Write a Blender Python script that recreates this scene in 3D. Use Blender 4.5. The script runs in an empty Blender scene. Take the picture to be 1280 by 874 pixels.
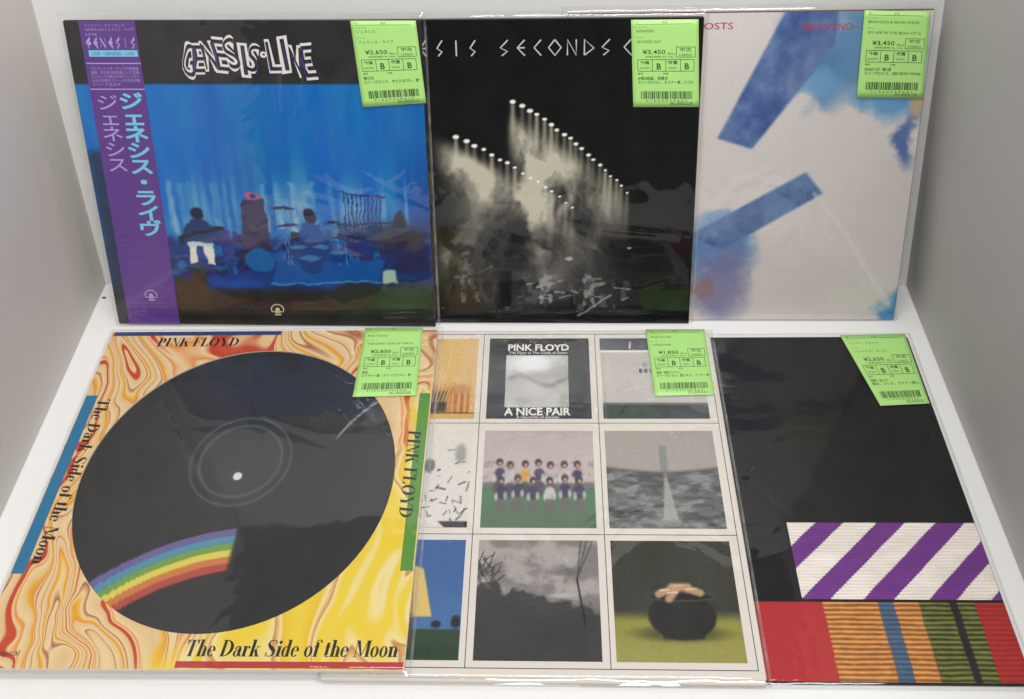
import bpy, math, random
import numpy as np
from mathutils import Vector, Matrix

# ------------------------------------------------------------------ camera, world, lamps, exposure
scene = bpy.context.scene
COL = scene.collection
scene.render.resolution_x, scene.render.resolution_y = 1024, 699

cam_data = bpy.data.cameras.new('camera')
cam = bpy.data.objects.new('camera', cam_data)
COL.objects.link(cam)
cam_data.sensor_width = 36.0
cam_data.lens = 1285.08 / 1280 * 36.0
cam_data.shift_y = -295.5 / 1280
cam_data.clip_start, cam_data.clip_end = 0.01, 50
R_ = Vector((0.99894226, 0.03139812, -0.03359349))
U_ = Vector((0.00785594, 0.60329788, 0.79747724))
F_ = Vector((-0.04530617, 0.79689763, -0.60241308))
cam.matrix_world = Matrix(((R_.x, U_.x, -F_.x, 0.0), (R_.y, U_.y, -F_.y, -0.49663), (R_.z, U_.z, -F_.z, 0.76976), (0, 0, 0, 1)))
scene.camera = cam

world = bpy.data.worlds.new('World')
scene.world = world
world.use_nodes = True
world.node_tree.nodes['Background'].inputs[0].default_value = (0.93, 0.96, 1.0, 1)
world.node_tree.nodes['Background'].inputs[1].default_value = 0.12

def area(name, loc, target, sx, sy, power, color=(1, 1, 1)):
    l = bpy.data.lights.new(name, 'AREA')
    l.shape = 'RECTANGLE'; l.size = sx; l.size_y = sy; l.energy = power; l.color = color
    o = bpy.data.objects.new(name, l); COL.objects.link(o)
    o.location = loc
    o.rotation_euler = (Vector(target) - Vector(loc)).to_track_quat('-Z', 'Y').to_euler()
    return o
area('ceiling_lamp', (0.30, -1.12, 1.70), (0.0, 0.08, 0.12), 1.0, 0.35, 26.5, (1.0, 0.995, 0.99))
area('rear_ceiling_lamp', (-0.03, 0.0, 1.30), (-0.03, 0.04, 0), 0.8, 0.20, 6.6, (1.0, 0.995, 0.985))

scene.view_settings.view_transform = 'Standard'
scene.view_settings.look = 'None'
scene.view_settings.exposure = 0.08
scene.view_settings.gamma = 1.0
scene.view_settings.use_curve_mapping = False
scene.cycles.max_bounces = 8
scene.cycles.transparent_max_bounces = 24

rng = np.random.default_rng(7)

# ------------------------------------------------------------------ materials
def lin(c):
    c = np.asarray(c, float) / 255.0
    return np.where(c <= 0.04045, c / 12.92, ((c + 0.055) / 1.055) ** 2.4)

def new_mat(name):
    m = bpy.data.materials.new(name); m.use_nodes = True
    nt = m.node_tree; b = nt.nodes['Principled BSDF']
    return m, nt, b

def link(nt, a, b): nt.links.new(a, b)

def mat(name, rgb, rough=0.5, var=0.05, scale=40, bump=0.0, bscale=300, spec=0.5, bdist=0.0003):
    """procedural material: sRGB colour with faint mottling and optional fine relief"""
    m, nt, b = new_mat(name)
    c = lin(rgb)
    tc = nt.nodes.new('ShaderNodeTexCoord')
    n = nt.nodes.new('ShaderNodeTexNoise'); n.inputs['Scale'].default_value = scale; n.inputs['Detail'].default_value = 5
    link(nt, tc.outputs['Object'], n.inputs['Vector'])
    r = nt.nodes.new('ShaderNodeMix'); r.data_type = 'RGBA'
    r.inputs[6].default_value = (*(c * (1 - var)), 1); r.inputs[7].default_value = (*np.minimum(c * (1 + var), 1), 1)
    link(nt, n.outputs['Fac'], r.inputs[0]); link(nt, r.outputs[2], b.inputs['Base Color'])
    b.inputs['Roughness'].default_value = rough
    b.inputs['Specular IOR Level'].default_value = spec
    if bump:
        n2 = nt.nodes.new('ShaderNodeTexNoise'); n2.inputs['Scale'].default_value = bscale; n2.inputs['Detail'].default_value = 3
        link(nt, tc.outputs['Object'], n2.inputs['Vector'])
        bp = nt.nodes.new('ShaderNodeBump'); bp.inputs['Strength'].default_value = bump; bp.inputs['Distance'].default_value = bdist
        link(nt, n2.outputs['Fac'], bp.inputs['Height']); link(nt, bp.outputs['Normal'], b.inputs['Normal'])
    return m

def print_mat(name, rough=0.38):
    """ink on card: colour attribute with a fine paper grain"""
    m, nt, b = new_mat(name)
    a = nt.nodes.new('ShaderNodeAttribute'); a.attribute_name = 'ink'
    tc = nt.nodes.new('ShaderNodeTexCoord')
    n = nt.nodes.new('ShaderNodeTexNoise'); n.inputs['Scale'].default_value = 900; n.inputs['Detail'].default_value = 2
    link(nt, tc.outputs['Object'], n.inputs['Vector'])
    mr = nt.nodes.new('ShaderNodeMapRange'); mr.inputs['To Min'].default_value = 0.86; mr.inputs['To Max'].default_value = 1.14
    link(nt, n.outputs['Fac'], mr.inputs['Value'])
    mx = nt.nodes.new('ShaderNodeVectorMath'); mx.operation = 'SCALE'
    link(nt, a.outputs['Color'], mx.inputs[0]); link(nt, mr.outputs[0], mx.inputs['Scale'])
    link(nt, mx.outputs[0], b.inputs['Base Color'])
    b.inputs['Roughness'].default_value = rough
    b.inputs['Specular IOR Level'].default_value = 0.2
    return m

def film_mat(name, haze=0.02, rough=0.06, seed=0.0, strength=0.5, gloss=0.06):
    """thin clear polypropylene: see-through sheet with a fresnel gloss, ripples and a little haze"""
    m, nt, b = new_mat(name)
    nt.nodes.remove(b)
    out = [n for n in nt.nodes if n.type == 'OUTPUT_MATERIAL'][0]
    tc = nt.nodes.new('ShaderNodeTexCoord')
    mp = nt.nodes.new('ShaderNodeMapping'); mp.inputs['Location'].default_value = (seed, seed * 1.7, 0)
    link(nt, tc.outputs['Object'], mp.inputs['Vector'])
    n = nt.nodes.new('ShaderNodeTexNoise'); n.inputs['Scale'].default_value = 9; n.inputs['Detail'].default_value = 2.5
    n.inputs['Distortion'].default_value = 1.6
    link(nt, mp.outputs[0], n.inputs['Vector'])
    bp = nt.nodes.new('ShaderNodeBump'); bp.inputs['Strength'].default_value = strength; bp.inputs['Distance'].default_value = 0.004
    link(nt, n.outputs['Fac'], bp.inputs['Height'])
    tr = nt.nodes.new('ShaderNodeBsdfTransparent'); tr.inputs[0].default_value = (0.985, 0.985, 0.985, 1)
    gl = nt.nodes.new('ShaderNodeBsdfGlossy'); gl.inputs['Roughness'].default_value = rough
    link(nt, bp.outputs['Normal'], gl.inputs['Normal'])
    # Schlick reflectance of a thin two-faced sheet, the same from either side
    ge = nt.nodes.new('ShaderNodeNewGeometry'); dt = nt.nodes.new('ShaderNodeVectorMath'); dt.operation = 'DOT_PRODUCT'
    link(nt, ge.outputs['Incoming'], dt.inputs[0]); link(nt, bp.outputs['Normal'], dt.inputs[1])
    def mth(op, a, b_=None, c_=None):
        q = nt.nodes.new('ShaderNodeMath'); q.operation = op
        for i_, v_ in enumerate((a, b_, c_)):
            if v_ is None: continue
            if isinstance(v_, (int, float)): q.inputs[i_].default_value = v_
            else: link(nt, v_, q.inputs[i_])
        return q.outputs[0]
    om = mth('SUBTRACT', 1.0, mth('MINIMUM', mth('ABSOLUTE', dt.outputs['Value']), 1.0))
    k = nt.nodes.new('ShaderNodeMath'); k.operation = 'MULTIPLY_ADD'; k.use_clamp = True
    link(nt, mth('POWER', om, 5.0), k.inputs[0]); k.inputs[1].default_value = 0.90; k.inputs[2].default_value = gloss
    m1 = nt.nodes.new('ShaderNodeMixShader'); link(nt, k.outputs[0], m1.inputs[0])
    link(nt, tr.outputs[0], m1.inputs[1]); link(nt, gl.outputs[0], m1.inputs[2])
    df = nt.nodes.new('ShaderNodeBsdfDiffuse'); df.inputs[0].default_value = (0.8, 0.8, 0.8, 1)
    n3 = nt.nodes.new('ShaderNodeTexNoise'); n3.inputs['Scale'].default_value = 14; n3.inputs['Detail'].default_value = 6; n3.inputs['Distortion'].default_value = 2.5
    link(nt, mp.outputs[0], n3.inputs['Vector'])
    mr = nt.nodes.new('ShaderNodeMapRange'); mr.inputs['From Min'].default_value = 0.35; mr.inputs['From Max'].default_value = 0.8
    mr.inputs['To Min'].default_value = haze * 0.15; mr.inputs['To Max'].default_value = haze * 1.5
    link(nt, n3.outputs['Fac'], mr.inputs['Value'])
    m2 = nt.nodes.new('ShaderNodeMixShader'); link(nt, mr.outputs[0], m2.inputs[0])
    link(nt, m1.outputs[0], m2.inputs[1]); link(nt, df.outputs[0], m2.inputs[2])
    link(nt, m2.outputs[0], out.inputs['Surface'])
    return m

# ------------------------------------------------------------------ mesh helpers
def add_obj(name, me, parent=None, m=None, smooth=False):
    o = bpy.data.objects.new(name, me); COL.objects.link(o)
    if parent is not None: o.parent = parent
    if m is not None: me.materials.append(m)
    if smooth: me.polygons.foreach_set('use_smooth', [True] * len(me.polygons))
    return o

def pyd(name, vs, fs, parent=None, m=None, smooth=False):
    me = bpy.data.meshes.new(name); me.from_pydata([tuple(map(float, v)) for v in vs], [], fs); me.update()
    return add_obj(name, me, parent, m, smooth)

def grid_mesh(name, X, Y, Z, parent, m, ink=None, smooth=False):
    ny, nx = X.shape
    me = bpy.data.meshes.new(name)
    co = np.stack([X, Y, Z], -1).reshape(-1, 3).astype(np.float32)
    idx = np.arange(nx * ny).reshape(ny, nx)
    q = np.stack([idx[:-1, :-1], idx[:-1, 1:], idx[1:, 1:], idx[1:, :-1]], -1).reshape(-1, 4)
    me.vertices.add(len(co)); me.vertices.foreach_set('co', co.ravel())
    me.loops.add(q.size); me.loops.foreach_set('vertex_index', q.ravel().astype(np.int32))
    me.polygons.add(len(q)); me.polygons.foreach_set('loop_start', (np.arange(len(q)) * 4).astype(np.int32))
    me.polygons.foreach_set('loop_total', np.full(len(q), 4, np.int32))
    me.update(calc_edges=True)
    if ink is not None:
        a = me.color_attributes.new('ink', 'FLOAT_COLOR', 'POINT')
        c = np.concatenate([lin(np.clip(ink, 0, 255)).reshape(-1, 3), np.ones((nx * ny, 1))], 1).astype(np.float32)
        a.data.foreach_set('color', c.ravel())
    return add_obj(name, me, parent, m, smooth)

def slab(name, x0, y0, x1, y1, z0, z1, parent, m, r=0.0006):
    """thin card with softly rounded edges and corners"""
    c = 0.0012
    def ring(i, z):
        a, b, d, e = x0 + i, y0 + i, x1 - i, y1 - i
        return [(a + c, b, z), (d - c, b, z), (d, b + c, z), (d, e - c, z), (d - c, e, z), (a + c, e, z), (a, e - c, z), (a, b + c, z)]
    vs = ring(r, z0) + ring(0, z0 + r) + ring(0, z1 - r) + ring(r, z1)
    fs = [tuple(reversed(range(8)))]
    for k in range(3):
        for i in range(8):
            fs.append((k * 8 + i, k * 8 + (i + 1) % 8, (k + 1) * 8 + (i + 1) % 8, (k + 1) * 8 + i))
    fs.append(tuple(range(24, 32)))
    return pyd(name, vs, fs, parent, m)

class Ink:
    """collects flat shapes in 2-D (with tiny steps in height) and links them as one mesh"""
    def __init__(self, f=None): self.v = []; self.f = []; self.k = 0; self.map = f or (lambda x, y: (x, y))
    def poly(self, pts):
        b = len(self.v); z = (self.k % 40) * 2.0e-6; self.k += 1
        for x, y in pts: X, Y = self.map(x, y); self.v.append((X, Y, z))
        self.f.append(tuple(range(b, b + len(pts))))
    def rect(self, x0, y0, x1, y1): self.poly([(x0, y0), (x1, y0), (x1, y1), (x0, y1)])
    def frame(self, x0, y0, x1, y1, tx, ty):
        self.rect(x0, y0, x1, y0 + ty); self.rect(x0, y1 - ty, x1, y1); self.rect(x0, y0 + ty, x0 + tx, y1 - ty); self.rect(x1 - tx, y0 + ty, x1, y1 - ty)
    def mesh2d(self, V, F):
        b = len(self.v); z = (self.k % 40) * 2.0e-6; self.k += 1
        for x, y in V: X, Y = self.map(x, y); self.v.append((X, Y, z))
        self.f += [tuple(b + i for i in q) for q in F]
    def stroke(self, pts, w):
        """polyline of changing width; w a number or one per point"""
        n = len(pts); ws = w if hasattr(w, '__len__') else [w] * n
        L, Rr = [], []
        for i, (x, y) in enumerate(pts):
            a = pts[max(0, i - 1)]; c = pts[min(n - 1, i + 1)]
            dx, dy = c[0] - a[0], c[1] - a[1]; d = math.hypot(dx, dy) or 1
            nx, ny = -dy / d * ws[i] / 2, dx / d * ws[i] / 2
            L.append((x + nx, y + ny)); Rr.append((x - nx, y - ny))
        self.mesh2d(L + Rr, [(i, n + i, n + i + 1, i + 1) for i in range(n - 1)])
    def arc(self, cx, cy, rx, ry, tx, ty, a0=0, a1=360, n=28):
        o, i_ = [], []
        for k in range(n + 1):
            a = math.radians(a0 + (a1 - a0) * k / n)
            o.append((cx + rx * math.cos(a), cy + ry * math.sin(a))); i_.append((cx + (rx - tx) * math.cos(a), cy + (ry - ty) * math.sin(a)))
        self.mesh2d(o + i_, [(k, n + 1 + k, n + 2 + k, k + 1) for k in range(n)])
    def disc(self, cx, cy, rx, ry, n=20):
        self.poly([(cx + rx * math.cos(2 * math.pi * k / n), cy + ry * math.sin(2 * math.pi * k / n)) for k in range(n)])
    def build(self, name, parent, m, z):
        me = bpy.data.meshes.new(name)
        me.from_pydata([(x, y, zz + z) for x, y, zz in self.v], [], self.f); me.update()
        n = np.zeros(len(me.polygons) * 3); me.polygons.foreach_get('normal', n)
        if n.reshape(-1, 3)[:, 2].sum() < 0: me.flip_normals()
        return add_obj(name, me, parent, m)

_tc = {}
def glyphs(s, offset=0.0, res=3):
    """flat outline of a string in the built-in font as 2-D vertices and faces"""
    key = (s, offset, res)
    if key in _tc: return _tc[key]
    cu = bpy.data.curves.new('t', 'FONT'); cu.body = s; cu.size = 1.0; cu.resolution_u = res; cu.fill_mode = 'FRONT'; cu.offset = offset
    o = bpy.data.objects.new('t', cu); COL.objects.link(o)
    dg = bpy.context.evaluated_depsgraph_get(); e = o.evaluated_get(dg); me = e.to_mesh()
    V = np.array([v.co[:2] for v in me.vertices]).reshape(-1, 2); Fc = [tuple(p.vertices) for p in me.polygons]
    e.to_mesh_clear(); bpy.data.objects.remove(o); bpy.data.curves.remove(cu)
    _tc[key] = (V, Fc); return V, Fc

def text(ink, s, x, y, h, w=None, offset=0.0, cap=0.72, align='l', res=3, asp=1.0):
    """string with its baseline at (x, y), capital height h, optionally fitted to width w"""
    V, Fc = glyphs(s, offset, res)
    if not len(V): return
    lo, hi = V[:, 0].min(), V[:, 0].max(); k = h / cap; kx = (w / (hi - lo)) if w else k * asp
    X = (V[:, 0] - lo) * kx
    if align == 'c': X -= (hi - lo) * kx / 2
    if align == 'r': X -= (hi - lo) * kx
    ink.mesh2d(np.stack([x + X, y + V[:, 1] * k], 1), Fc)

# high-contrast serif letters, drawn stroke by stroke (cap height 0.70)
S, H = 0.142, 0.026
def dido(ink, ch, x):
    def st(x0, y0, y1, lo=True, hi=True, w=S, sr=0.05):
        ink.rect(x + x0, y0, x + x0 + w, y1)
        if lo: ink.rect(x + x0 - sr, y0, x + x0 + w + sr, y0 + H)
        if hi: ink.rect(x + x0 - sr, y1 - H, x + x0 + w + sr, y1)
    def stt(x0, y0, y1, w=S): # lower-case stem, flag serif on the left at the top
        ink.rect(x + x0, y0, x + x0 + w, y1); ink.rect(x + x0 - .05, y0, x + x0 + w + .05, y0 + H); ink.rect(x + x0 - .06, y1 - H * 1.4, x + x0, y1)
    def q(*p): ink.poly([(x + a, b) for a, b in p])
    def A(cx, cy, rx, ry, a0=0, a1=360, tx=S, ty=H): ink.arc(x + cx, cy, rx, ry, tx, ty, a0, a1)
    if ch == ' ': return .22
    if ch == 'T': st(.22, 0, .70, True, False); ink.rect(x + .02, .70 - H, x + .55, .70); q((.02, .70), (.02, .52), (.045, .52), (.12, .68)); q((.55, .70), (.45, .68), (.525, .52), (.55, .52)); return .58
    if ch == 'P': st(.06, 0, .70); A(.19, .52, .27, .18, -90, 90); return .50
    if ch == 'I': st(.07, 0, .70); return .30
    if ch == 'N': st(.08, 0, .70, w=.03); q((.06, .70), (.20, .70), (.50, 0), (.44, 0)); st(.46, .0, .70, False, True, w=.03); return .58
    if ch == 'K': st(.06, 0, .70); q((.19, .26), (.19, .30), (.46, .70), (.50, .70)); q((.25, .40), (.33, .50), (.58, 0), (.42, 0)); ink.rect(x + .36, 0, x + .64, H); ink.rect(x + .38, .70 - H, x + .58, .70); return .62
    if ch == 'F': st(.06, 0, .70); ink.rect(x + .19, .70 - H, x + .46, .70); q((.46, .70), (.36, .68), (.44, .52), (.46, .52)); ink.rect(x + .19, .36, x + .34, .36 + H); ink.rect(x + .325, .28, x + .35, .46); return .49
    if ch == 'L': st(.06, 0, .70); ink.rect(x + .19, 0, x + .46, H); q((.46, 0), (.46, .20), (.44, .20), (.35, .02)); return .49
    if ch == 'O': A(.31, .35, .29, .365, tx=.15); return .63
    if ch == 'Y': st(.25, 0, .32, True, False); q((.02, .70), (.17, .70), (.37, .28), (.25, .30)); q((.34, .30), (.37, .30), (.57, .70), (.53, .70)); ink.rect(x - .01, .70 - H, x + .24, .70); ink.rect(x + .46, .70 - H, x + .64, .70); return .62
    if ch == 'D': st(.06, 0, .70); A(.17, .35, .40, .35, -90, 90, tx=.15); return .60
    if ch == 'S':
        P = [(.42, .56), (.38, .66), (.27, .70), (.14, .66), (.10, .54), (.17, .43), (.30, .33), (.41, .23), (.40, .09), (.27, .01), (.13, .03), (.08, .16)]
        ink.stroke([(x + a, b) for a, b in P], [.02, .03, .03, .06, .11, .14, .16, .13, .09, .03, .03, .02]); ink.rect(x + .42, .50, x + .445, .70); ink.rect(x + .05, .0, x + .075, .20); return .50
    if ch == 'M': st(.08, 0, .70, w=.03); q((.06, .70), (.21, .70), (.40, .08), (.34, .04)); q((.36, .04), (.40, .06), (.60, .70), (.56, .70)); st(.56, 0, .70); return .76
    m = .44
    if ch == 'h': stt(.05, 0, .72); A(.24, .30, .16, .16, 0, 150, tx=.11); st(.275, 0, .32, True, False); return .46
    if ch == 'n': stt(.05, 0, m); A(.24, .29, .16, .16, 0, 150, tx=.11); st(.275, 0, .31, True, False); return .46
    if ch == 'e': A(.20, .22, .18, .23, 10, 320, tx=.115); ink.rect(x + .06, .23, x + .375, .23 + H); return .40
    if ch == 'a': A(.17, .13, .15, .14, 60, 330, tx=.10); ink.rect(x + .21, .03, x + .21 + S, .34); A(.20, .32, .135, .13, 0, 150, tx=.11); ink.disc(x + .09, .34, .045, .045); q((.31, .0), (.335, .09), (.40, .05), (.37, 0)); return .41
    if ch == 'r': stt(.05, 0, m); A(.25, .33, .10, .12, 60, 170, tx=.03); ink.disc(x + .29, .38, .05, .05); return .35
    if ch == 'k': stt(.05, 0, .72); q((.17, .16), (.17, .20), (.34, .44), (.38, .44)); q((.22, .26), (.29, .33), (.46, 0), (.31, 0)); ink.rect(x + .27, 0, x + .50, H); ink.rect(x + .27, m - H, x + .44, m); return .49
    if ch == 'i': stt(.06, 0, m); ink.disc(x + .12, .61, .075, .075); return .25
    if ch == 'd': A(.19, .22, .17, .23, 50, 310, tx=.115); ink.rect(x + .235, 0, x + .235 + S, .72); ink.rect(x + .17, .72 - H, x + .24, .72); ink.rect(x + .36, 0, x + .41, H); return .43
    if ch == 'o': A(.20, .22, .185, .235, tx=.115); return .41
    if ch == 'f': ink.rect(x + .07, 0, x + .07 + S, .60); ink.rect(x + .02, 0, x + .25, H); A(.20, .60, .13, .13, 20, 180, tx=.06, ty=.03); ink.disc(x + .30, .64, .045, .045); ink.rect(x + .0, m - H, x + .28, m); return .29
    if ch == 't': ink.rect(x + .06, .07, x + .06 + S, .60); ink.rect(x + .0, m - H, x + .27, m); A(.18, .10, .12, .11, 180, 320, tx=.06, ty=.03); return .29
    return .3

def serif(ink, s, x, y, h, w, slant=0.0):
    """serif string fitted into width w with cap height h, baseline start (x, y)"""
    tmp = Ink(); cx = 0.0
    for ch in s: cx += dido(tmp, ch, cx)
    k, kx = h / .70, w / cx
    ink.k += 1
    b = len(ink.v)
    for X, Y, Z in tmp.v:
        a, c = ink.map(x + (X + slant * Y) * kx, y + Y * k); ink.v.append((a, c, Z))
    ink.f += [tuple(b + i for i in q) for q in tmp.f]

def bil(c00, c10, c11, c01, W, Hh):
    """unit square onto a quad given by its corners (BL, BR, TR, TL) in cover fractions"""
    def f(x, y):
        u = (c00[0] * (1 - x) + c10[0] * x) * (1 - y) + (c01[0] * (1 - x) + c11[0] * x) * y
        v = (c00[1] * (1 - x) + c10[1] * x) * (1 - y) + (c01[1] * (1 - x) + c11[1] * x) * y
        return u * W, v * Hh
    return f

# ------------------------------------------------------------------ small painter for printed pictures
def vnoise(U, V, s, seed, octv=4, gain=0.5):
    r = np.random.default_rng(seed); out = np.zeros_like(U); a = 1.0; t = 0.0
    for o in range(octv):
        G = r.random((64, 64)); x = U * s + 7.3 * o; y = V * s + 3.1 * o
        xi = np.floor(x).astype(int); yi = np.floor(y).astype(int); fx = x - xi; fy = y - yi
        fx = fx * fx * (3 - 2 * fx); fy = fy * fy * (3 - 2 * fy)
        g = lambda i, j: G[(yi + j) % 64, (xi + i) % 64]
        out += a * ((g(0, 0) * (1 - fx) + g(1, 0) * fx) * (1 - fy) + (g(0, 1) * (1 - fx) + g(1, 1) * fx) * fy)
        t += a; a *= gain; s *= 2
    return out / t

def sst(x, a, b):
    t = np.clip((x - a) / (b - a + 1e-12), 0, 1); return t * t * (3 - 2 * t)

class Canvas:
    def __init__(s, nx, ny, col, x0=0, y0=0, x1=1, y1=1):
        s.U, s.V = np.meshgrid(np.linspace(x0, x1, nx), np.linspace(y0, y1, ny)); s.c = np.zeros((ny, nx, 3)) + np.array(col, float)
    def mix(s, m, col): m = np.clip(m, 0, 1)[..., None]; s.c = s.c * (1 - m) + np.asarray(col, float) * m
    def rect(s, u0, v0, u1, v1, col, e=0.004, a=1): s.mix(a * sst(s.U, u0 - e, u0 + e) * (1 - sst(s.U, u1 - e, u1 + e)) * sst(s.V, v0 - e, v0 + e) * (1 - sst(s.V, v1 - e, v1 + e)), col)
    def ell(s, cx, cy, rx, ry, col, e=0.1, a=1): d = np.hypot((s.U - cx) / rx, (s.V - cy) / ry); s.mix(a * (1 - sst(d, 1 - e, 1 + e)), col)
    def line(s, x0, y0, x1, y1, w, col, a=1, e=None):
        dx, dy = x1 - x0, y1 - y0; L = dx * dx + dy * dy; t = np.clip(((s.U - x0) * dx + (s.V - y0) * dy) / L, 0, 1)
        d = np.hypot(s.U - x0 - t * dx, s.V - y0 - t * dy); e = e or w * .5; s.mix(a * (1 - sst(d, w / 2 - e / 2, w / 2 + e / 2)), col)
    def poly(s, pts, col, e=0.006, a=1): # convex polygon, counter-clockwise
        m = np.ones_like(s.U)
        for (xa, ya), (xb, yb) in zip(pts, pts[1:] + pts[:1]):
            n = math.hypot(xb - xa, yb - ya); d = ((xb - xa) * (s.V - ya) - (yb - ya) * (s.U - xa)) / n; m = m * sst(d, -e, e)
        s.mix(m * a, col)
    def grain(s, k, seed=1): r = np.random.default_rng(seed); s.c += r.normal(0, k, s.U.shape)[..., None]
    def put(s, name, parent, m, W, Hh, z):
        return grid_mesh(name, s.U * W, s.V * Hh, np.full_like(s.U, z), parent, m, s.c)

# ------------------------------------------------------------------ shared materials
M_PRINT = print_mat('cover_print_ink')
M_BLACKINK = mat('black_ink', (22, 18, 16), 0.4, .1)
M_LABELINK = mat('label_ink', (40, 62, 34), 0.5, .12)
M_WHITEINK = mat('white_ink', (226, 224, 218), 0.4, .03)
M_STICKER = mat('green_sticker_paper', (170, 220, 126), 0.42, .04, 60, .1, 500)
M_CARDWHITE = mat('white_card', (214, 206, 194), 0.55, .04, 50, .15, 300)
M_CARDBLACK = mat('black_card', (30, 29, 29), 0.45, .15, 60, .15, 300)
M_SEAM = film_mat('film_seam', haze=0.16, rough=0.12, strength=0.9)

# ------------------------------------------------------------------ the white booth
M_FLOOR = mat('white_floor_board', (228, 227, 224), 0.5, .02, 12, .12, 220)
M_BACK = mat('white_back_board', (216, 216, 213), 0.55, .02, 6, .1, 120)
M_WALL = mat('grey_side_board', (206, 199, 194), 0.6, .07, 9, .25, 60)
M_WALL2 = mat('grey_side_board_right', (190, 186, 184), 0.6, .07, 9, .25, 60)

def board(name, A, dx, dy, n, th, m):
    """flat board: corner A, edge vectors dx and dy, thickness th along -n"""
    A, dx, dy, n = map(Vector, (A, dx, dy, n)); n = n.normalized()
    P = [A, A + dx, A + dx + dy, A + dy]; Q = [p - n * th for p in P]
    o = pyd(name, [p for p in P + Q], [(0, 1, 2, 3), (7, 6, 5, 4), (0, 4, 5, 1), (1, 5, 6, 2), (2, 6, 7, 3), (3, 7, 4, 0)], None, m)
    o['kind'] = 'structure'
    return o
fl = board('floor', (-0.50, -0.46, 0), (0.90, 0, 0), (0, 0.72, 0), (0, 0, 1), 0.006, M_FLOOR)
board('back_wall', (-0.55, 0.2336, 0.0005), (1.0, -0.003, 0), (0, 0.109, 0.66), (0, -1, 0.165), 0.005, M_BACK)
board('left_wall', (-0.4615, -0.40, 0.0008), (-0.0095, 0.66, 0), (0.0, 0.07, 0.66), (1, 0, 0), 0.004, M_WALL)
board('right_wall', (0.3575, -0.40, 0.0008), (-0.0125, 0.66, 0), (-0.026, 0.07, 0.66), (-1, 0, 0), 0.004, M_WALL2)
k = Ink(); k.disc(-0.4655, 0.2136, .0022, .0012); k.build('screw_hole', fl, M_CARDBLACK, 0.0006)

# ------------------------------------------------------------------ records
LEAN = 0.25902
def record(name, label, pose, group='records in clear plastic covers on the white booth'):
    kind, x, y, z, a, w, h = pose
    e = Vector((1, 0, 0)); g = Vector((0, 1, 0)) if kind == 'B' else Vector((0, math.sin(LEAN), math.cos(LEAN)))
    n = e.cross(g); e2 = e * math.cos(a) + g * math.sin(a); g2 = -e * math.sin(a) + g * math.cos(a)
    o = bpy.data.objects.new(name, None); COL.objects.link(o); o.empty_display_size = .03
    o.matrix_world = Matrix(((e2.x, g2.x, n.x, x), (e2.y, g2.y, n.y, y), (e2.z, g2.z, n.z, z), (0, 0, 0, 1)))
    o['label'] = label; o['category'] = 'record'; o['group'] = group
    return o, w, h

def film(root, w, h, seed, ext=(.004, .003, .004, .006), crumple=(), th=.0034, haze=0.012, amp=.00028, strength=.5, gloss=.06, creases=7):
    """clear outer cover: rippled front sheet that turns round the edges to a flat back, with welded seams"""
    l, b, r, t = ext; n = 170
    X, Y = np.meshgrid(np.linspace(-l, w + r, n), np.linspace(-b, h + t, n))
    U, V = X / w, Y / h
    Z = .0011 + amp * (vnoise(U + 2, V + 2, 3, seed, 2) - .5) * 2
    ed = np.minimum(np.minimum(X + l, w + r - X), np.minimum(Y + b, h + t - Y))
    lo = 1 - sst(ed, 0, .0042)
    Z = Z * (1 - lo) + (-th * .45) * lo
    Z += .0006 * (vnoise(U * 1.0 + 5, V + 5, 22, seed + 9, 2) - .5) * sst(ed, .001, .003) * (1 - sst(ed, .006, .014))
    q = random.Random(seed)
    for i in range(creases):
        x0, y0, an, L = q.uniform(.1, .9) * w, q.uniform(.1, .9) * h, q.uniform(0, math.pi), q.uniform(.03, .10)
        al = (X - x0) * math.cos(an) + (Y - y0) * math.sin(an); pe = -(X - x0) * math.sin(an) + (Y - y0) * math.cos(an) + .06 * al * al / L
        Z += q.choice((-1, 1)) * .00035 * np.exp(-(pe / .0030) ** 2) * np.exp(-(al / L) ** 2 * 2)
    for (cu, cv, ru, rv, a) in crumple:
        g = np.exp(-((U - cu) / ru) ** 2 - ((V - cv) / rv) ** 2)
        Z += a * g * np.abs(vnoise(U * .7 + 3, V * 2.4 + 3, 13, seed + 3, 2) - .5) * 2
    o = grid_mesh('plastic_cover', X, Y, Z, root, film_mat('clear_film', haze, .04, seed * 1.3, strength, gloss), None, True)
    s = Ink(); s.frame(-l - .0006, -b - .0006, w + r + .0006, h + t + .0006, .0022, .0018)
    s.build('seam', o, M_SEAM, -th * .40)
    return o

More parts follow.
